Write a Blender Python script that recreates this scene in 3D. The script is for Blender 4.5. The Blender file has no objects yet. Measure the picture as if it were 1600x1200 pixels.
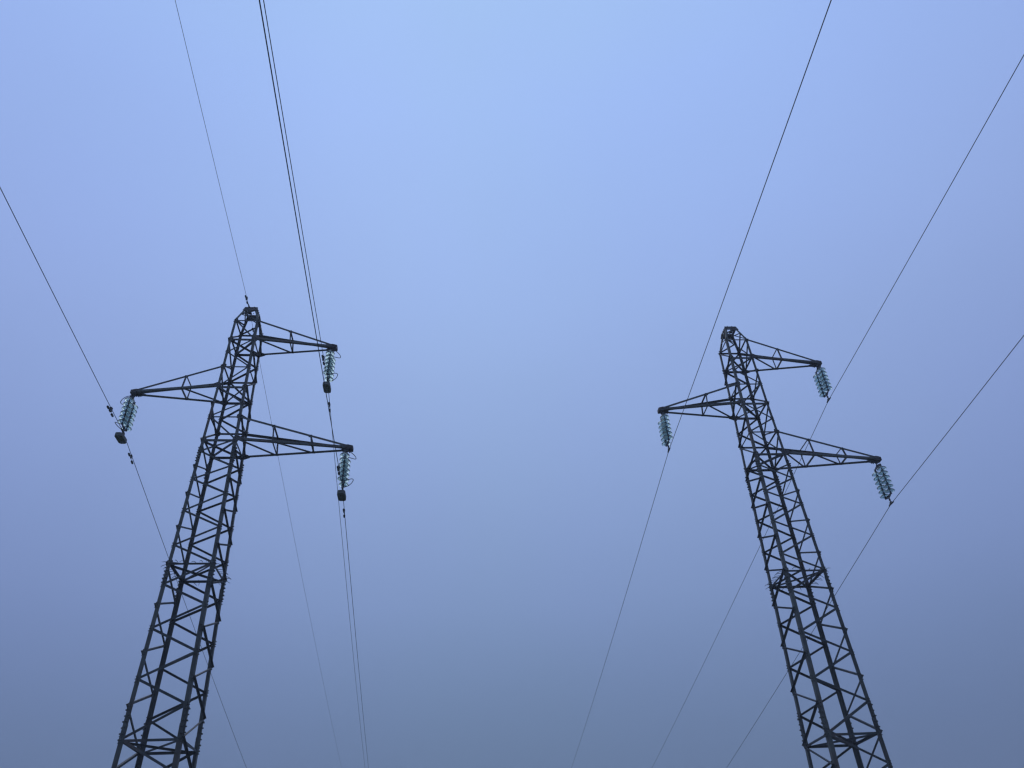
import bpy, bmesh, math, random
from mathutils import Vector, Matrix
random.seed(7)
C = bpy.context.scene.collection
scene = bpy.context.scene

# ------------------------------------------------------------------ camera
H = 1.6                                   # height of the eye above the ground datum
cam_d = bpy.data.cameras.new('camera'); cam = bpy.data.objects.new('camera', cam_d); C.objects.link(cam)
scene.camera = cam
PITCH, ROLL, FPX = 0.6328, -0.0528, 1187.7
cam_d.sensor_fit = 'HORIZONTAL'; cam_d.sensor_width = 36.0
cam_d.lens = FPX * 36.0 / 1600.0
cam_d.clip_start = 0.05; cam_d.clip_end = 4000
fw = Vector((0, math.cos(PITCH), math.sin(PITCH))); rt = Vector((1, 0, 0)); up = rt.cross(fw)
cr, sr = math.cos(ROLL), math.sin(ROLL)
R_ = cr * rt + sr * up; U_ = -sr * rt + cr * up
M = Matrix((R_, U_, -fw)).transposed().to_4x4(); M.translation = Vector((0, 0, H))
cam.matrix_world = M

# ------------------------------------------------------------------ sky (foggy overcast dusk) and a weak wide sun
SUN_EL, SUN_AZ = math.radians(52), math.radians(-12)
world = bpy.data.worlds.new("World"); scene.world = world; world.use_nodes = True
nt = world.node_tree; nt.nodes.clear(); N = nt.nodes.new; L = nt.links.new
out = N('ShaderNodeOutputWorld'); bg = N('ShaderNodeBackground'); L(bg.outputs[0], out.inputs['Surface'])
bg.inputs['Strength'].default_value = 0.10
sky = N('ShaderNodeTexSky'); sky.sky_type = 'NISHITA'; sky.sun_disc = False
sky.sun_elevation = SUN_EL; sky.sun_rotation = SUN_AZ
tc = N('ShaderNodeTexCoord'); sep = N('ShaderNodeSeparateXYZ'); L(tc.outputs['Generated'], sep.inputs[0])
ramp = N('ShaderNodeValToRGB'); L(sep.outputs['Z'], ramp.inputs[0]); ramp.color_ramp.interpolation = 'B_SPLINE'
def lin(c): 
    c /= 255.0
    return c / 12.92 if c <= 0.04045 else ((c + 0.055) / 1.055) ** 2.4
SKY = [(0.0, (95, 118, 153), 0.76), (0.17, (106, 131, 164), 0.94), (0.34, (131, 156, 203), 1.0), (0.59, (156, 183, 231), 1.04),
       (0.77, (162, 193, 248), 1.03), (0.90, (168, 201, 255), 1.05), (1.0, (170, 204, 255), 1.06)]
els = ramp.color_ramp.elements
while len(els) < len(SKY): els.new(0.5)
for e, (p, c, k) in zip(els, SKY):
    e.position = p; e.color = (lin(c[0]) * k, lin(c[1]) * k, lin(c[2]) * k, 1)
# lens vignetting put into the sky colour: darker off to the sides
ax = N('ShaderNodeMath'); ax.operation = 'ABSOLUTE'
sh = N('ShaderNodeMath'); sh.operation = 'ADD'; L(sep.outputs['X'], sh.inputs[0]); sh.inputs[1].default_value = 0.03
L(sh.outputs[0], ax.inputs[0])
mr = N('ShaderNodeMapRange'); mr.interpolation_type = 'SMOOTHSTEP'; L(ax.outputs[0], mr.inputs['Value'])
mr.inputs['From Min'].default_value = 0.0; mr.inputs['From Max'].default_value = 0.85
mr.inputs['To Min'].default_value = 9.5; mr.inputs['To Max'].default_value = 8.5
nz = N('ShaderNodeTexNoise'); nz.inputs['Scale'].default_value = 2.2; nz.inputs['Detail'].default_value = 3
L(tc.outputs['Generated'], nz.inputs['Vector'])
nm = N('ShaderNodeMapRange'); L(nz.outputs['Fac'], nm.inputs['Value'])
nm.inputs['To Min'].default_value = 0.95; nm.inputs['To Max'].default_value = 1.05
mm = N('ShaderNodeMath'); mm.operation = 'MULTIPLY'; L(mr.outputs[0], mm.inputs[0]); L(nm.outputs[0], mm.inputs[1])
sc = N('ShaderNodeVectorMath'); sc.operation = 'SCALE'; L(ramp.outputs[0], sc.inputs[0]); L(mm.outputs[0], sc.inputs['Scale'])
tl = N('ShaderNodeMapRange'); L(ax.outputs[0], tl.inputs['Value']); tl.inputs['From Max'].default_value = 0.6
nz2 = N('ShaderNodeTexNoise'); nz2.inputs['Scale'].default_value = 3.1; nz2.inputs['Detail'].default_value = 4; L(tc.outputs['Generated'], nz2.inputs['Vector'])
ta = N('ShaderNodeMath'); ta.operation = 'ADD'; L(tl.outputs[0], ta.inputs[0]); L(nz2.outputs['Fac'], ta.inputs[1])
tb = N('ShaderNodeMath'); tb.operation = 'SUBTRACT'; L(ta.outputs[0], tb.inputs[0]); tb.inputs[1].default_value = 0.5
tm = N('ShaderNodeMix'); tm.data_type = 'RGBA'; L(tb.outputs[0], tm.inputs[0])
tm.inputs[6].default_value = (1.0, 1.0, 1.0, 1); tm.inputs[7].default_value = (1.0, 0.965, 1.06, 1)
tv = N('ShaderNodeVectorMath'); tv.operation = 'MULTIPLY'; L(sc.outputs[0], tv.inputs[0]); L(tm.outputs[2], tv.inputs[1]); sc = tv
mx = N('ShaderNodeMix'); mx.data_type = 'RGBA'; mx.inputs[0].default_value = 0.985
L(sky.outputs[0], mx.inputs[6]); L(sc.outputs[0], mx.inputs[7]); L(mx.outputs[2], bg.inputs['Color'])

sd = bpy.data.lights.new('sun', 'SUN'); sd.energy = 0.5; sd.angle = math.radians(40); sd.color = (1.0, 0.97, 0.93)
sun = bpy.data.objects.new('sun', sd); C.objects.link(sun)
sdir = Vector((math.sin(-SUN_AZ) * -1 * math.cos(SUN_EL), math.cos(SUN_AZ) * math.cos(SUN_EL), math.sin(SUN_EL)))
sun.rotation_euler = sdir.to_track_quat('Z', 'Y').to_euler()
scene.view_settings.view_transform = 'Standard'; scene.view_settings.look = 'None'
scene.view_settings.exposure = 0.0; scene.view_settings.gamma = 1.0
scene.render.engine = 'CYCLES'
scene.cycles.volume_bounces = 0; scene.cycles.max_bounces = 8; scene.cycles.transparent_max_bounces = 24
scene.cycles.transmission_bounces = 10
scene.cycles.pixel_filter_type = 'BLACKMAN_HARRIS'; scene.cycles.filter_width = 1.35

# ------------------------------------------------------------------ materials
def mat(name, col, rough=0.6, metal=0.0, var=0.25, scale=3.0, spec=0.4, rust=None, bump=0.0, rnd=0.3):
    m = bpy.data.materials.new(name); m.use_nodes = True; t = m.node_tree; b = t.nodes['Principled BSDF']
    b.inputs['Roughness'].default_value = rough; b.inputs['Metallic'].default_value = metal
    b.inputs['Specular IOR Level'].default_value = spec
    tx = t.nodes.new('ShaderNodeTexCoord')
    n = t.nodes.new('ShaderNodeTexNoise'); n.inputs['Scale'].default_value = scale; n.inputs['Detail'].default_value = 6
    t.links.new(tx.outputs['Object'], n.inputs['Vector'])
    r = t.nodes.new('ShaderNodeValToRGB'); t.links.new(n.outputs['Fac'], r.inputs[0])
    r.color_ramp.elements[0].position = 0.3; r.color_ramp.elements[1].position = 0.7
    r.color_ramp.elements[0].color = tuple(c * (1 - var) for c in col) + (1,)
    r.color_ramp.elements[1].color = tuple(min(1, c * (1 + var)) for c in col) + (1,)
    src = r.outputs[0]
    if rust:
        n2 = t.nodes.new('ShaderNodeTexNoise'); n2.inputs['Scale'].default_value = scale * 0.45; n2.inputs['Detail'].default_value = 8
        t.links.new(tx.outputs['Object'], n2.inputs['Vector'])
        r2 = t.nodes.new('ShaderNodeValToRGB'); t.links.new(n2.outputs['Fac'], r2.inputs[0])
        r2.color_ramp.elements[0].position = 0.55; r2.color_ramp.elements[1].position = 0.68
        r2.color_ramp.elements[0].color = (0, 0, 0, 1); r2.color_ramp.elements[1].color = (0.7, 0.7, 0.7, 1)
        mi = t.nodes.new('ShaderNodeMix'); mi.data_type = 'RGBA'
        t.links.new(r2.outputs[0], mi.inputs[0]); t.links.new(src, mi.inputs[6]); mi.inputs[7].default_value = tuple(rust) + (1,)
        src = mi.outputs[2]
    oi = t.nodes.new('ShaderNodeObjectInfo'); vr = t.nodes.new('ShaderNodeMapRange'); t.links.new(oi.outputs['Random'], vr.inputs['Value'])
    vr.inputs['To Min'].default_value = 1 - rnd; vr.inputs['To Max'].default_value = 1 + rnd
    vm = t.nodes.new('ShaderNodeVectorMath'); vm.operation = 'SCALE'; t.links.new(src, vm.inputs[0]); t.links.new(vr.outputs[0], vm.inputs['Scale'])
    t.links.new(vm.outputs[0], b.inputs['Base Color'])
    if bump:
        bp = t.nodes.new('ShaderNodeBump'); bp.inputs['Strength'].default_value = bump; bp.inputs['Distance'].default_value = 0.01
        t.links.new(n.outputs['Fac'], bp.inputs['Height']); t.links.new(bp.outputs[0], b.inputs['Normal'])
    return m
M_LEG = mat('weathered_galvanised_steel', (0.072, 0.075, 0.066), 0.62, 0.15, 0.3, 2.2, 0.35, rust=(0.10, 0.062, 0.045))
M_BRACE = mat('dull_galvanised_angle', (0.042, 0.047, 0.045), 0.6, 0.15, 0.3, 3.5, 0.35, rust=(0.085, 0.055, 0.042))
M_PLATE = mat('rust_tinged_plate', (0.065, 0.06, 0.056), 0.7, 0.1, 0.3, 6.0, 0.3, rust=(0.12, 0.06, 0.04))
M_HARD = mat('dark_forged_hardware', (0.05, 0.055, 0.06), 0.5, 0.4, 0.25, 12, 0.4)
M_CAP = mat('iron_insulator_cap', (0.04, 0.047, 0.052), 0.6, 0.3, 0.2, 20, 0.3)
M_WIRE = mat('weathered_aluminium_conductor', (0.10, 0.105, 0.11), 0.55, 0.5, 0.15, 1.0, 0.4)
M_EARTH = mat('weathered_steel_earth_wire', (0.12, 0.12, 0.125), 0.6, 0.5, 0.15, 1.0, 0.4)
M_BLOCK = mat('painted_cast_iron_block', (0.13, 0.135, 0.12), 0.7, 0.0, 0.25, 8, 0.3, rust=(0.09, 0.06, 0.045))
M_CONC = mat('footing_concrete', (0.32, 0.31, 0.29), 0.9, 0.0, 0.2, 5, 0.2, bump=0.4)
M_GRASS = mat('rough_grass', (0.055, 0.075, 0.03), 0.95, 0.0, 0.5, 0.6, 0.1, rust=(0.09, 0.075, 0.045), bump=0.6)
def glass_mat():
    m = bpy.data.materials.new('toughened_teal_glass'); m.use_nodes = True; b = m.node_tree.nodes['Principled BSDF']
    b.inputs['Base Color'].default_value = (0.53, 0.70, 0.70, 1); b.inputs['Roughness'].default_value = 0.28
    b.inputs['IOR'].default_value = 1.46; b.inputs['Transmission Weight'].default_value = 1.0
    return m
M_GLASS = glass_mat()

# ------------------------------------------------------------------ mesh helpers
def obj(name, bm, m, parent=None, smooth=False, loc=None):
    bmesh.ops.recalc_face_normals(bm, faces=bm.faces)
    me = bpy.data.meshes.new(name); bm.to_mesh(me); bm.free(); me.materials.append(m)
    if smooth:
        for p in me.polygons: p.use_smooth = True
    o = bpy.data.objects.new(name, me); C.objects.link(o)
    if parent: o.parent = parent
    if loc: o.location = loc
    return o
def tag(o, label=None, cat=None, group=None, kind=None):
    if label: o['label'] = label
    if cat: o['category'] = cat
    if group: o['group'] = group
    if kind: o['kind'] = kind
    return o
def empty(name, loc=(0, 0, 0), rz=0.0):
    o = bpy.data.objects.new(name, None); o.empty_display_size = 0.3; C.objects.link(o)
    o.location = loc; o.rotation_euler = (0, 0, rz); return o
def copy_tree(o, parent=None):
    c = o.copy(); C.objects.link(c); c.parent = parent
    for ch in list(o.children): copy_tree(ch, c)
    return c
def prism(bm, prof, p, q, u, v):
    a = [bm.verts.new(p + u * x + v * y) for x, y in prof]; b = [bm.verts.new(q + u * x + v * y) for x, y in prof]
    n = len(prof); bm.faces.new(a[::-1]); bm.faces.new(b)
    for i in range(n): bm.faces.new((a[i], a[(i + 1) % n], b[(i + 1) % n], b[i]))
def angle(bm, p, q, w, t, u, v):
    """rolled steel angle from p to q, heel on the line, flanges along u and v"""
    p = Vector(p); q = Vector(q); d = (q - p).normalized()
    u = Vector(u); v = Vector(v)
    u = (u - d * u.dot(d)).normalized(); v = (v - d * v.dot(d) - u * v.dot(u)).normalized()
    prism(bm, [(0, 0), (w, 0), (w, t), (t, t), (t, w), (0, w)], p, q, u, v)
def tube(bm, pts, r, n=8, cap=True):
    pts = [Vector(p) for p in pts]; rings = []
    for i, p in enumerate(pts):
        d = (pts[min(i + 1, len(pts) - 1)] - pts[max(i - 1, 0)]).normalized()
        s = Vector((0, 0, 1)) if abs(d.z) < 0.9 else Vector((1, 0, 0))
        a = d.cross(s).normalized(); b = d.cross(a)
        rr = r[i] if isinstance(r, (list, tuple)) else r
        rings.append([bm.verts.new(p + (a * math.cos(k * 2 * math.pi / n) + b * math.sin(k * 2 * math.pi / n)) * rr) for k in range(n)])
    for A, B in zip(rings, rings[1:]):
        for k in range(n): bm.faces.new((A[k], A[(k + 1) % n], B[(k + 1) % n], B[k]))
    if cap: bm.faces.new(rings[0][::-1]); bm.faces.new(rings[-1])
def box(bm, c, s, bev=0.0, rot=None):
    r = bmesh.ops.create_cube(bm, size=1.0)['verts']
    for v in r:
        v.co = Vector((v.co.x * s[0], v.co.y * s[1], v.co.z * s[2]))
        if rot: v.co = rot @ v.co
        v.co += Vector(c)
    if bev:
        es = {e for v in r for e in v.link_edges}
        bmesh.ops.bevel(bm, geom=list(es), offset=bev, segments=2, affect='EDGES')
def plate(bm, pts, n, t):
    n = Vector(n).normalized() * t; pts = [Vector(p) for p in pts]
    a = [bm.verts.new(p) for p in pts]; b = [bm.verts.new(p + n) for p in pts]
    bm.faces.new(a); bm.faces.new(b[::-1])
    for i in range(len(pts)): bm.faces.new((a[i], b[i], b[(i + 1) % len(pts)], a[(i + 1) % len(pts)]))
def lathe(bm, prof, n=20, c=(0, 0, 0)):
    rings = []
    for r, z in prof:
        rings.append([bm.verts.new(Vector(c) + Vector((r * math.cos(k * 2 * math.pi / n), r * math.sin(k * 2 * math.pi / n), z))) for k in range(n)] if r > 1e-6
                     else [bm.verts.new(Vector(c) + Vector((0, 0, z)))])
    for A, B in zip(rings, rings[1:]):
        for k in range(n):
            if len(A) == 1: bm.faces.new((A[0], B[(k + 1) % n], B[k]))
            elif len(B) == 1: bm.faces.new((A[k], A[(k + 1) % n], B[0]))
            else: bm.faces.new((A[k], A[(k + 1) % n], B[(k + 1) % n], B[k]))
def bolt(bm, p, n, r=0.015, l=0.034):
    p = Vector(p); n = Vector(n).normalized(); tube(bm, [p, p + n * l], r, 6)

# ------------------------------------------------------------------ ground
def ground_z(x, y):
    g = -0.016 * (x + 9.65) if abs(x) < 40 else -0.016 * (math.copysign(40 + 20 * math.tanh((abs(x) - 40) / 60), x) + 9.65)
    d = y - 45
    fall = -0.13 * (d if d > 60 else 60 * math.exp((d - 60) / 60.0)) + 0.13 * 60 * math.exp(-105 / 60.0)
    if d > 60: fall = -0.13 * 60 - 0.13 * 140 * math.tanh((d - 60) / 140.0) + 0.13 * 60 * math.exp(-105 / 60.0)
    f0 = -0.13 * 60 * math.exp((21 - 45 - 60) / 60.0) + 0.13 * 60 * math.exp(-105 / 60.0)
    fade = min(1, max(0, (math.hypot(x, y - 12) - 28) / 40))
    return g + (fall - f0) + fade * (0.9 * math.sin(x * 0.031 + 1) * math.cos(y * 0.027) + 0.35 * math.sin(x * 0.11 + y * 0.07))
bm = bmesh.new()
def grid(n, half):
    return [math.copysign(abs(i / n) ** 1.7, i) * half for i in range(-n, n + 1)]
gx = grid(55, 520); gy = [20 + v for v in grid(55, 520)]
vs = [[bm.verts.new((x, y, ground_z(x, y))) for x in gx] for y in gy]
for j in range(len(gy) - 1):
    for i in range(len(gx) - 1): bm.faces.new((vs[j][i], vs[j][i + 1], vs[j + 1][i + 1], vs[j + 1][i]))
tag(obj('ground', bm, M_GRASS, smooth=True), kind='structure')

# ------------------------------------------------------------------ lattice tower
Z0, Z1 = 4.518 + H, 9.268 + H
LB, LT, MB, MT, TB, TT = [z + H for z in (13.562, 14.488, 15.744, 16.633, 17.893, 18.801)]
ZC = 19.62 + H
DR = 1.097
WT = [(0.0, 0.7644 + (0.7644 - 0.654) / 4.75 * (Z0)), (Z0, 0.7644), (Z1, 0.654), (LB, 0.5459), (MB, 0.4851), (TB, 0.4477), (TT, 0.4284)]
def hw(z):
    for (a, wa), (b, wb) in zip(WT, WT[1:]):
        if z <= b: return wa + (wb - wa) * (z - a) / (b - a)
    t = (z - TT) / (ZC - TT); return WT[-1][1] + (0.20 - WT[-1][1]) * t
def corner(sx, sy, z):
    w = hw(z); return Vector((sx * w, sy * w * DR, z))
LEVELS = [Z1, 8.62 + H, 8.02 + H, 7.35 + H, 6.70 + H, 6.0 + H, 5.33 + H, Z0]             # going down, index 0..7
UP = [Z1, 9.83 + H, 10.43 + H, 10.97 + H, 11.57 + H, 12.07 + H, 12.56 + H, 13.11 + H, LB, LT, 15.04 + H, MB, MT, 17.27 + H, TB, TT]
nlow = 8
LOW = [Z0 - (Z0 - 0.25) * (i / nlow) ** 0.96 for i in range(nlow + 1)]
# faces: (corner a = even nodes, corner b = odd nodes, outward normal)
FACES = [((1, -1), (-1, -1), (0, -1, 0)), ((-1, -1), (-1, 1), (-1, 0, 0)), ((-1, 1), (1, 1), (0, 1, 0)), ((1, 1), (1, -1), (1, 0, 0))]

def build_tower():
    root = empty('lattice_tower')
    # legs -----------------------------------------------------------
    for sx, sy in ((-1, -1), (1, -1), (1, 1), (-1, 1)):
        b = bmesh.new(); u = (-sx, 0, 0); v = (0, -sy, 0)
        for z_a, z_b, w, t in ((0.0, Z0 + .35, .125, .012), (Z0 + .35, Z1 - .25, .115, .011), (Z1 - .25, LB, .10, .010), (LB, TT, .085, .009)):
            zs = [z_a] + [z for z in (Z0, Z1, LB, MB, TB) if z_a < z < z_b] + [z_b]
            for p, q in zip(zs, zs[1:]): angle(b, corner(sx, sy, p), corner(sx, sy, q), w, t, u, v)
        angle(b, corner(sx, sy, TT), corner(sx, sy, ZC), .075, .008, u, v)
        # splice plates with bolt rows on the outside of both flanges
        for zc, hh in ((Z0 + .35, .42), (Z1 - .30, .34), (LB - .55, .30)):
            for nrm, al in ((Vector((sx, 0, 0)), Vector((0, -sy, 0))), (Vector((0, sy, 0)), Vector((-sx, 0, 0)))):
                p0 = corner(sx, sy, zc - hh); p1 = corner(sx, sy, zc + hh)
                o_ = nrm * 0.003
                plate(b, [p0 + al * .012 + o_, p0 + al * .10 + o_, p1 + al * .10 + o_, p1 + al * .012 + o_], nrm, .009)
                for k in range(6):
                    p = corner(sx, sy, zc - hh + .06 + (2 * hh - .12) * k / 5.0)
                    for off in ((.035, .078) if k % 2 else (.056,)):
                        bolt(b, p + al * off + nrm * .008, nrm, .020, .042)
        # bolts where the bracing is fixed
        for z in LEVELS + UP + LOW[1:]:
            for nrm, al in ((Vector((sx, 0, 0)), Vector((0, -sy, 0))), (Vector((0, sy, 0)), Vector((-sx, 0, 0)))):
                for k in (-1, 0, 1):
                    p = corner(sx, sy, z + k * .07 + random.uniform(-.01, .01))
                    bolt(b, p + al * random.choice((.03, .05)), nrm, .015, .034)
        leg = obj('leg', b, M_LEG, root)
        # concrete footing
        b = bmesh.new(); c = corner(sx, sy, 0); lathe(b, [(0, -.6), (.34, -.6), (.30, .12), (.24, .2), (0, .22)], 20, (c.x * 1.0, c.y, 0))
        obj('footing', b, M_CONC, root)
    # single-lacing braces spiralling round the four faces ----------------
    def brace(name, a, bcorner, za, zb, nrm, w, t, par, parent, m=M_BRACE, bm_=None):
        n = Vector(nrm); p = corner(*a, za); q = corner(*bcorner, zb)
        h = (q - p); h.z = 0; h.normalize()
        p = p + h * .035; q = q - h * .035
        d = (q - p).normalized(); inpl = n.cross(d).normalized()
        if inpl.z > 0: inpl = -inpl
        off = -n * (.013 + .003 * par); stand = -n
        if n.x:                                              # side faces: bolted outside the leg, ends run past its heel
            off = n * (.003 + .003 * par); stand = n; p = p - h * .05; q = q + h * .05
        own = bm_ is None
        b = bmesh.new() if own else bm_
        angle(b, p + off - inpl * w * .5, q + off - inpl * w * .5, w, t, inpl, stand)
        if own: return obj(name, b, m, parent)
    for a, c, n in FACES:
        for i in range(7):                                   # body panels between the two diaphragms
            A, B_ = (a, c) if i % 2 == 0 else (c, a)
            brace('diagonal_brace', A, B_, LEVELS[i], LEVELS[i + 1], n, .068 if n[1] < 0 else .058, .007, i % 2, root)
        for i in range(15):
            A, B_ = (a, c) if i % 2 == 0 else (c, a)
            brace('diagonal_brace', A, B_, UP[i], UP[i + 1], n, (.062 if n[1] < 0 else .052) if i < 8 else .054, .006, i % 2, root)
        A, B_ = (c, a)
        brace('diagonal_brace', c, a, LOW[0], LOW[1], n, .062, .007, 1, root)
    b = bmesh.new()
    for a, c, n in FACES:
        for i in range(1, nlow):
            A, B_ = (c, a) if i % 2 == 0 else (a, c)
            brace('', A, B_, LOW[i], LOW[i + 1], n, .062, .007, i % 2, root, bm_=b)
    tag(obj('lower_bracing', b, M_BRACE, root), kind='stuff')
    # diaphragms ------------------------------------------------------------
    def hor(p, q, w, t, dz=0.0, name='horizontal_brace', sh=.03, dn=Vector((0, 0, 0))):
        p = Vector(p); q = Vector(q); d = (q - p).normalized(); b = bmesh.new()
        p = p + d * sh + Vector((0, 0, dz)) + dn; q = q - d * sh + Vector((0, 0, dz)) + dn
        s = d.cross(Vector((0, 0, 1))).normalized()
        angle(b, p - s * w * .5, q - s * w * .5, w, t, s, (0, 0, -1)); return obj(name, b, M_BRACE, root)
    for z, w in ((Z0, .065), (Z1, .06), (LB, .065), (MB, .065), (TB, .065)):
        cs = [corner(*f[0], z) for f in FACES]               # NR, NL, FL, FR
        for k, (a, c, n) in enumerate(FACES):
            near = (n[1] != 0)
            if z in (LB, MB, TB) and not near: wd = .045
            else: wd = w
            hor(corner(*a, z), corner(*c, z), wd * (1.4 if n[1] < 0 and z > Z1 else 1), .007, .012 * (k % 2), dn=-Vector(n) * .055)
        hor(cs[0], cs[2], .055, .007, -.02, 'plan_brace', .06); hor(cs[1], cs[3], .055, .007, -.034, 'plan_brace', .06)
    for z in (LT, MT, TT):
        for k, (a, c, n) in enumerate(FACES):
            hor(corner(*a, z), corner(*c, z), .05 if n[1] else .042, .006, .012 * (k % 2), dn=-Vector(n) * .05)
    # gusset plates -----------------------------------------------------------
    def gusset(sx, sy, z, n, hgt, wid):
        n = Vector(n); al = Vector((-sx, 0, 0)) if n.y else Vector((0, -sy, 0)); o_ = -n * .0115
        p = lambda dz, w: corner(sx, sy, z + dz) + al * w + o_
        b = bmesh.new(); plate(b, [p(-hgt, .02), p(-hgt * .35, wid), p(hgt * .35, wid), p(hgt, .02)], -n, .0012)
        return b
    for k, (a, c, n) in enumerate(FACES):
        for i, z in enumerate(UP):
            big = z in (Z1, LB, MB, TB, LT, MT)
            for cc in ((a, c) if big else ((a,) if i % 2 == 0 else (c,))):
                b = gusset(*cc, z, n, .17 if big else .13, .135 if big else .115)
                obj('gusset_plate', b, M_PLATE, root)
    for z in (Z1, LB, MB, TB):
        for sx, sy in ((-1, 1), (1, 1), (1, -1), (-1, -1)):
            c = corner(sx, sy, z - .012); b = bmesh.new(); s_ = .21
            X = Vector((-sx, 0, 0)); Y = Vector((0, -sy, 0))
            plate(b, [c + X * .02 + Y * .02, c + X * s_ + Y * .02, c + X * s_ + Y * .08, c + X * .14 + Y * .17, c + X * .08 + Y * s_, c + X * .02 + Y * s_], (0, 0, -1), .006)
            obj('corner_plate', b, M_PLATE, root)
    # anti climbing spikes ------------------------------------------------------
    b = bmesh.new(); rs = random.Random(3)
    for k, (a, c, n) in enumerate(FACES):
        n = Vector(n); A = corner(*a, Z1 + .02); B_ = corner(*c, Z1 + .02)
        fr = (.10, .22, .34, .46, .60, .74, .88) if n.x else (.12, .26, .40, .62, .80)
        for f in fr:
            p = A.lerp(B_, f) + Vector((0, 0, rs.uniform(-.02, .02))); side = (B_ - A).normalized() * rs.uniform(-.35, .35)
            l = rs.uniform(.17, .24)
            pts = [p - n * .04, p + (n + side * .2) * l * .45 + Vector((0, 0, -.01)), p + (n + side) * l * .8 + Vector((0, 0, -.03)), p + (n + side * 1.5) * l + Vector((0, 0, -.075))]
            tube(b, pts, [.0085, .0085, .008, .004], 6)
    for sx, sy in ((-1, -1), (1, -1), (1, 1), (-1, 1)):
        p = corner(sx, sy, Z1 + .0)
        for az in (-.1,):
            d = Vector((sx, sy, 0)).normalized(); d = Matrix.Rotation(az, 3, 'Z') @ d
            tube(b, [p - d * .03, p + d * .09, p + d * .17 + Vector((0, 0, -.03))], [.0085, .008, .004], 6)
    obj('anti_climb_spikes', b, M_HARD, root)
    # peak cap ----------------------------------------------------------------------
    b = bmesh.new(); zb, zt = ZC - .20, ZC + .02
    for sy in (-1, 1):
        w0, w1 = hw(zb), hw(ZC); y0, y1 = sy * (w0 * DR + .004), sy * (w1 * DR + .004)
        plate(b, [(-w0 - .03, y0, zb), (w0 + .03, y0, zb), (w1 + .03, y1, zt), (-w1 - .03, y1, zt)], (0, sy, 0), .008)
        for k in range(4): bolt(b, (-.15 + .1 * k, (y0 + y1) / 2 + sy * .006, (zb + zt) / 2 + .05 * (k % 2)), (0, sy, 0), .014, .035)
    for sx in (-1, 1):
        w0, w1 = hw(ZC - .10), hw(ZC)
        plate(b, [(sx * (w0 + .004), -w0 * DR, ZC - .10), (sx * (w0 + .004), w0 * DR, ZC - .10), (sx * (w1 + .004), w1 * DR, zt), (sx * (w1 + .004), -w1 * DR, zt)], (sx, 0, 0), .008)
        for k in range(3): bolt(b, (sx * (w1 + .02), -.1 + .1 * k, ZC - .04), (sx, 0, 0), .014, .035)
    plate(b, [(-.20, -.20, zt + .002), (-.06, -.22, zt + .002), (-.06, .22, zt + .002), (-.20, .20, zt + .002)], (0, 0, 1), .01)
    plate(b, [(.08, -.22, zt + .002), (.20, -.20, zt + .002), (.20, .20, zt + .002), (.08, .22, zt + .002)], (0, 0, 1), .01)
    for k in range(5): bolt(b, (-.17 + .085 * k, -.19 if k % 2 else .17, zt + .008), (0, 0, 1), .013, .045)
    obj('peak_cap', b, M_PLATE, root)
    for a, c, n in FACES:                                     # peak face lacing
        nn = Vector(n); b = bmesh.new()
        zm = TT + (ZC - TT) * .5
        for za, zb_, A, B_ in ((TT, zm, a, c), (zm, ZC - .1, c, a)):
            p = corner(*A, za); q = corner(*B_, zb_); d = (q - p).normalized(); ip = nn.cross(d).normalized()
            angle(b, p - nn * .012 - ip * .02, q - nn * .012 - ip * .02, .042, .006, ip, -nn)
        obj('peak_brace', b, M_BRACE, root)
    # cross arms ----------------------------------------------------------------------
    def member(par, name, p, q, w, t, u, v, m=M_BRACE, sh=0.0):
        p = Vector(p); q = Vector(q); d = (q - p).normalized(); b = bmesh.new()
        angle(b, p + d * sh, q - d * sh, w, t, u, v); o = obj(name, b, m, par); return o
    for sx, length, zb, zt, frames, first_near in ((1, 3.30, TB, TT, (.42,), True), (-1, 3.46, MB, MT, (.41,), False), (1, 4.22, LB, LT, (.30, .64), True)):
        arm = empty('crossarm'); arm.parent = root; arm.location = (0, 0, zb)
        E = lambda p: Vector(p) - Vector((0, 0, zb))
        ht = .095
        B0 = {s: corner(sx, s, zb) for s in (-1, 1)}; T0 = {s: corner(sx, s, zt) for s in (-1, 1)}
        BT = {s: Vector((sx * (length - .04), s * ht, zb)) for s in (-1, 1)}
        TTp = {s: Vector((sx * (length - .14), s * (ht - .004), zb + .115)) for s in (-1, 1)}
        for s in (-1, 1):
            member(arm, 'bottom_chord', E(B0[s]), E(BT[s]), .080, .008, (0, 0, 1), (0, -s, 0), M_LEG)
            member(arm, 'top_chord', E(T0[s]), E(TTp[s]), .074, .007, (0, 0, -1), (0, -s, 0), M_LEG)
        prev = (B0[-1], B0[1]); k = 0
        for f in frames:
            NB = B0[-1].lerp(BT[-1], f); FB = B0[1].lerp(BT[1], f)
            NT = T0[-1].lerp(TTp[-1], f); FT = T0[1].lerp(TTp[1], f)
            w = .045
            member(arm, 'arm_strut', E(NT), E(NB), w, .005, (sx, 0, 0), (0, 1, 0), sh=.01)
            member(arm, 'arm_strut', E(FT), E(FB), w, .005, (sx, 0, 0), (0, -1, 0), sh=.01)
            member(arm, 'arm_strut', E(NT), E(FT), w, .005, (sx, 0, 0), (0, 0, -1), sh=.01)
            member(arm, 'arm_strut', E(NB), E(FB), w, .005, (sx, 0, 0), (0, 0, 1), sh=.01)
            a_, b_ = (prev[0], FB) if first_near else (NB, prev[1])
            member(arm, 'arm_diagonal', E(a_) + Vector((0, 0, .012)), E(b_) + Vector((0, 0, .012)), .042, .005, (0, 1, 0), (0, 0, 1), sh=.05)
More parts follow.
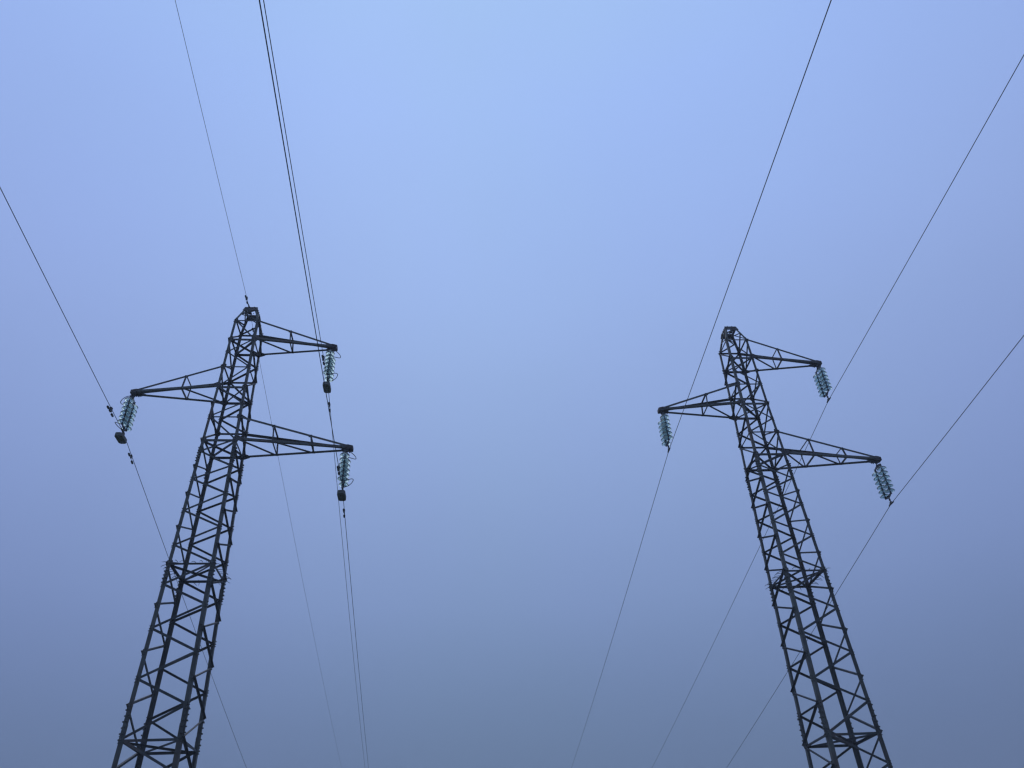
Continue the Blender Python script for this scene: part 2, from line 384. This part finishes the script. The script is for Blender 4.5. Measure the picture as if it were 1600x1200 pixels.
            for Q, T in ((NT, 1), (FB, -1)):
                b = bmesh.new(); e = E(Q)
                plate(b, [e + Vector((-.07, 0, 0)), e + Vector((.07, 0, 0)), e + Vector((.035, 0, -.1 * T)), e + Vector((-.035, 0, -.1 * T))], (0, 1, 0), .006)
                obj('node_plate', b, M_PLATE, arm)
            prev = (NB, FB)
        # tip: two cheek plates, a bottom plate, an end channel and bolts
        b = bmesh.new(); x0, x1 = sx * (length - .42), sx * length
        for s in (-1, 1):
            y = s * (ht + .009); yi = s * (ht + (.15 if True else 0))
            plate(b, [(x0, y + s * .028, .005), (x1 - sx * .22, y + s * .002, -.035), (x1, y, -.035), (x1, y, .09), (x1 - sx * .16, y, .135), (x0, y + s * .028, .085)], (0, s, 0), .009)
            for q in range(5): bolt(b, (x0 + sx * (.06 + .075 * q), y + s * .02, .02 + .06 * (q % 2)), (0, s, 0), .014, .03)
        plate(b, [(x0 + sx * .06, -ht + .004, -.012), (x1 - sx * .012, -ht + .004, -.012), (x1 - sx * .012, ht - .004, -.012), (x0 + sx * .06, ht - .004, -.012)], (0, 0, -1), .01)
        plate(b, [(x1, -ht - .006, -.03), (x1, ht + .006, -.03), (x1, ht + .006, .085), (x1, -ht - .006, .085)], (sx, 0, 0), .01)
        for q in range(4): bolt(b, (x0 + sx * (.10 + .07 * q), ht - .05 + .02 * (q % 2), -.022), (0, 0, -1), .019, .07)
        for q in range(2): bolt(b, (x1 - sx * (.06 + .1 * q), -ht + .05, -.022), (0, 0, -1), .019, .065)
        obj('tip_plate', b, M_PLATE, arm)
        # cheek gussets at the root
        for s in (-1, 1):
            b = bmesh.new(); p = E(B0[s]); n = Vector((0, s, 0))
            plate(b, [p + Vector((-sx * .08, 0, -.09)) + n * .002, p + Vector((sx * .03, 0, -.06)) + n * .002, p + Vector((sx * .19, 0, -.005)) + n * .002 - n * .015, p + Vector((sx * .19, 0, .075)) + n * .002 - n * .015, p + Vector((0, 0, .16)) + n * .002, p + Vector((-sx * .10, 0, .10)) + n * .002], n, .006)
            obj('root_plate', b, M_PLATE, arm)
    return root

tower = build_tower()
T0_LOC, T0_YAW = Vector((-9.6483, 21.25, 0)), 0.1131
T1_LOC, T1_YAW = Vector((8.7581, 23.5204, -0.2934)), 0.0832
tower.location = T0_LOC; tower.rotation_euler = (0, 0, T0_YAW)
tag(tower, 'dark steel lattice pylon on the left, with a thin wire over its peak', 'pylon', 'steel lattice pylons')
tower2 = copy_tree(tower); tower2.location = T1_LOC; tower2.rotation_euler = (0, 0, T1_YAW)
tag(tower2, 'dark steel lattice pylon on the right, its peak bare of any wire', 'pylon', 'steel lattice pylons')

# ------------------------------------------------------------------ insulator strings
SP = 0.40                                     # spacing of the twin strings, along the line
def disc_meshes():
    b = bmesh.new()
    # toughened glass shell: bell with a ribbed underside
    prof = [(.045, .055), (.066, .049), (.104, .032), (.138, .008), (.157, -.016), (.160, -.027), (.154, -.030), (.146, -.020),
            (.126, -.003), (.122, -.024), (.114, -.024), (.111, .002), (.090, .011), (.087, -.014), (.079, -.014), (.074, .015), (.045, .028), (.030, .032)]
    lathe(b, prof + [prof[0]], 22)
    bmesh.ops.remove_doubles(b, verts=b.verts, dist=1e-5); bmesh.ops.recalc_face_normals(b, faces=b.faces)
    g = bpy.data.meshes.new('glass_disc'); b.to_mesh(g); b.free(); g.materials.append(M_GLASS)
    for p in g.polygons: p.use_smooth = True
    b = bmesh.new()
    lathe(b, [(0, .118), (.020, .116), (.036, .104), (.044, .088), (.043, .060), (.048, .050), (.046, .044), (.03, .038), (.016, .03), (.016, -.06), (.022, -.066), (0, -.07)], 14)
    bmesh.ops.recalc_face_normals(b, faces=b.faces)
    c = bpy.data.meshes.new('metal_cap'); b.to_mesh(c); b.free(); c.materials.append(M_CAP)
    for p in c.polygons: p.use_smooth = True
    return g, c
G_ME, C_ME = disc_meshes()
PITCHD = 0.176
def make_insulator(weighted, out_sign):
    """local frame: hang point at the origin, strings hang towards -z, twin axis along y; returns root and clamp depth"""
    root = empty('insulator_string')
    top = -.24 if not weighted else -.20           # upper yoke
    b = bmesh.new()
    tube(b, [(0, 0, .06), (0, 0, top + .03)], .017, 8)
    for z in (.03, -.07, top + .06): box(b, (0, 0, z), (.06, .045, .07), .01)
    obj('shackle', b, M_HARD, root)
    def yoke(z, flip):
        b = bmesh.new(); s = 1 if flip else -1
        plate(b, [(-.007, -SP / 2 - .04, z - s * .03), (-.007, SP / 2 + .04, z - s * .03), (-.007, SP / 2 + .04, z + s * .015), (-.007, .05, z + s * .075), (-.007, -.05, z + s * .075), (-.007, -SP / 2 - .04, z + s * .015)], (1, 0, 0), .014)
        for y in (-SP / 2, SP / 2): box(b, (0, y, z - s * .03), (.05, .05, .07), .01)
        for y in (-SP / 2, 0, SP / 2): tube(b, [(-.04, y, z), (.04, y, z)], .014, 6)
        return obj('yoke_plate', b, M_HARD, root)
    yoke(top, True)
    z = top - .155
    for k in range(6):
        for y in (-SP / 2, SP / 2):
            g = bpy.data.objects.new('glass_disc', G_ME); C.objects.link(g); g.parent = root; g.location = (0, y, z)
            c = bpy.data.objects.new('metal_cap', C_ME); C.objects.link(c); c.parent = g
        z -= PITCHD
    zb = z + PITCHD - .115
    yoke(zb, False)
    clamp = -(1.50 if weighted else 1.68)
    b = bmesh.new()
    tube(b, [(0, 0, zb + .0), (0, 0, clamp + .05)], .017, 8)
    box(b, (0, 0, (zb + clamp) / 2), (.05, .055, .09), .012)
    tube(b, [(0, -.17, clamp - .012), (0, -.09, clamp + .004), (0, 0, clamp + .008), (0, .09, clamp + .004), (0, .17, clamp - .012)], [.018, .030, .034, .030, .018], 8)
    box(b, (0, 0, clamp + .045), (.055, .12, .05), .01)
    if weighted: tube(b, [(0, 0, clamp), (0, 0, clamp - .22)], .02, 8); box(b, (0, 0, clamp - .10), (.05, .05, .07), .01)
    obj('suspension_clamp', b, M_HARD, root)
    if weighted:
        for zz, dz, droop in ((top - .005, -.16, True), (zb + .01, .16, False)):
            b = bmesh.new(); pts = []
            for i in range(17):
                t = i / 16.0; a = math.pi * t
                x = out_sign * (.02 + (.33 if droop else .30) * math.sin(a) ** .8)
                pts.append((x, -SP / 2 * math.cos(a) * 1.05, zz + dz * math.sin(a) ** 1.3))
            tube(b, pts, .012, 6); obj('arcing_horn', b, M_HARD, root)
        b = bmesh.new(); zc = clamp - .30
        for k in range(3):                                     # flat cast plates with rounded corners, bolted in a stack
            w_, d_, r_, z_ = .125, .27, .085, zc + .062 - .041 * k
            pts = []
            for cx_, cy_, a0 in ((w_ - r_, d_ - r_, 0), (-w_ + r_, d_ - r_, 90), (-w_ + r_, -d_ + r_, 180), (w_ - r_, -d_ + r_, 270)):
                for q in range(7): a_ = math.radians(a0 + q * 15); pts.append((cx_ + r_ * math.cos(a_), cy_ + r_ * math.sin(a_), z_))
            plate(b, pts, (0, 0, 1), .037)
        box(b, (0, 0, zc + .04), (.18, .46, .10))
        for y in (-.13, .13): bolt(b, (0, y, zc - .02), (0, 0, -1), .022, .035)
        o = obj('counterweight', b, M_BLOCK, root); o['label'] = 'stacked cast block hung under the clamp'
    return root
SPEC = {  # arm tip (local x, z), clamp world position from the survey
 '0M': (-12.9813, 20.8714, 14.2051 + H), '0L': (-5.6704, 21.7019, 12.0864 + H), '0T': (-6.5595, 21.6009, 16.3848 + H),
 '1M': (5.4248, 23.2425, 13.7929 + H), '1T': (11.8611, 23.7791, 15.9143 + H), '1L': (12.7721, 23.8551, 11.5597 + H)}
LABI = {'0M': 'twin glass insulator strings with a block below, hanging from the left pylon\'s only leftward arm',
 '0T': 'twin glass insulator strings with horns and a block, on the left pylon\'s topmost arm',
 '0L': 'twin glass insulator strings with horns and a block, on the left pylon\'s lowest arm',
 '1M': 'twin glass insulator strings without block, hanging from the right pylon\'s only leftward arm',
 '1T': 'twin glass insulator strings without block, on the right pylon\'s topmost arm',
 '1L': 'twin glass insulator strings without block, on the right pylon\'s lowest arm'}
ARMZ = {'T': TB, 'M': MB, 'L': LB}
first = {}
for k, cw in SPEC.items():
    t = int(k[0]); s_ = -1 if k[1] == 'M' else 1
    loc = Vector(cw); zt_ = ARMZ[k[1]] + (T1_LOC.z if t else 0) - .05
    key = (t == 0, s_)
    if key in first: r = copy_tree(first[key])
    elif t == 1 and (False, 1) in first: r = copy_tree(first[(False, 1)])
    else: r = make_insulator(t == 0, s_)
    first.setdefault(key, r)
    drop = 1.50 if t == 0 else 1.68
    r.location = (loc.x, loc.y, loc.z + drop); r.rotation_euler = (0, 0, T1_YAW if t else T0_YAW)
    tag(r, LABI[k], 'insulator', 'glass insulator strings')

# ------------------------------------------------------------------ wires
WIRES = {"0Mi": (-0.14347, 0.00035554, 0.031041), "0Gi": (-0.14347, 0.000248, 0.003231), "0Li": (-0.14347, 0.00030374, -0.071108),
 "0Ti": (-0.14347, 0.00034369, -0.082856), "0Mo": (-0.16075, 0.00028448, -0.148745), "0Go": (-0.16075, 0.0002163, -0.052747),
 "0Lo": (-0.16075, 0.0003402, -0.034921), "0To": (-0.16075, 0.00034674, -0.057945), "1Mi": (-0.011384, 0.000338, -0.092697),
 "1Ti": (-0.011384, 0.00036362, -0.016677), "1Li": (-0.011384, 0.00035559, 0.01264), "1Mo": (-0.041707, 0.00029245, -0.053366),
 "1To": (-0.041707, 0.00026383, -0.114737), "1Lo": (-0.041707, 0.00029504, -0.144507)}
CL = dict(SPEC); CL['0G'] = (-9.8427, 21.2279, 19.9304 + H)
def wpt(k, side, s):
    az, b, a = WIRES[k + ('i' if side < 0 else 'o')]; c = Vector(CL[k])
    return c + Vector((math.sin(az) * s * side, math.cos(az) * s * side, a * s + b * s * s))
LABW = {'0M': 'dark conductor wire held below the left pylon\'s only leftward arm',
 '0T': 'dark conductor wire held below the left pylon\'s topmost arm',
 '0L': 'dark conductor wire held below the left pylon\'s lowest arm',
 '0G': 'very thin earth wire running over the peak of the left pylon',
 '1M': 'dark conductor wire held below the right pylon\'s only leftward arm',
 '1T': 'dark conductor wire held below the right pylon\'s topmost arm',
 '1L': 'dark conductor wire held below the right pylon\'s lowest arm'}
def damper(parent, P, D, sc_=1.0):
    """stockbridge damper clamped under the wire at P, wire direction D"""
    d = D.normalized(); dn = Vector((0, 0, -1)); dn = (dn - d * dn.dot(d)).normalized()
    b = bmesh.new(); y = .105 * sc_; L_ = .24 * sc_
    tube(b, [P - d * L_ + dn * (y + .01), P + dn * y, P + d * L_ + dn * (y + .01)], .007, 6)
    q = d.to_track_quat('Y', 'Z').to_matrix()
    box(b, P + dn * .045 * sc_, (.05 * sc_, .065 * sc_, .135 * sc_), .012, q)
    tube(b, [P - d * .05, P + d * .05], .026 * sc_, 8)
    o = obj('vibration_damper', b, M_HARD, parent)
    for s in (-1, 1):
        b = bmesh.new(); c = P + d * s * L_ + dn * (y + .012)
        tube(b, [c - d * s * .11 * sc_, c - d * s * .09 * sc_, c + d * s * .03 * sc_, c + d * s * .05 * sc_], [.022 * sc_, .036 * sc_, .034 * sc_, .020 * sc_], 10)
        w = obj('damper_weight', b, M_HARD, o, True)
DAMP = {'0M': (1.29, 1.26), '0T': (1.56, 1.33), '0L': (1.55, 1.44), '0G': (.42, 1.38)}
for k in ('0M', '0T', '0L', '0G', '1M', '1T', '1L'):
    g = k == '0G'
    root = empty('earth_wire' if g else 'conductor_wire', (0, 0, 0))
    ss = [i * .5 for i in range(0, 40)] + [20 + i * 2.0 for i in range(0, 71)]
    pts = [wpt(k, -1, s) for s in reversed([q for q in ss if q <= 110])] + [wpt(k, 1, s) for s in ss[1:]]
    b = bmesh.new(); tube(b, pts, .0066 if g else .0100, 7)
    obj('wire_strand', b, M_EARTH if g else M_WIRE, root, True)
    if k in DAMP:
        for side, s in ((-1, DAMP[k][0]), (1, DAMP[k][1])):
            P = wpt(k, side, s); D = wpt(k, side, s + .1) - wpt(k, side, s - .1)
            damper(root, P, D, .8 if g else 1.0)
    if g:
        b = bmesh.new(); p = Vector(CL[k]); tube(b, [p + Vector((-.0, -.16, -.01)), p + Vector((0, -.07, .004)), p + Vector((0, .07, .004)), p + Vector((0, .16, -.01))], [.012, .024, .024, .012], 8)
        tube(b, [p, Vector((p.x + .02, p.y, ZC + .02))], .013, 6); obj('earth_clamp', b, M_HARD, root)
    tag(root, LABW[k], 'earth wire' if g else 'power line', None if g else 'conductor wires of the two lines')

# ------------------------------------------------------------------ fog
bm = bmesh.new()
lo = min(ground_z(x, y) for x in gx for y in gy) - 1.0
box(bm, (0, 20, (lo + 34) / 2), (1060, 1060, 34 - lo))
hm = bpy.data.materials.new('fog'); hm.use_nodes = True; t = hm.node_tree; t.nodes.clear()
o_ = t.nodes.new('ShaderNodeOutputMaterial'); v_ = t.nodes.new('ShaderNodeVolumePrincipled')
v_.inputs['Color'].default_value = (0.92, 0.94, 1.0, 1); v_.inputs['Density'].default_value = 0.0023
v_.inputs['Anisotropy'].default_value = 0.0
t.links.new(v_.outputs[0], o_.inputs['Volume'])
hz = obj('haze', bm, hm); tag(hz, kind='stuff')
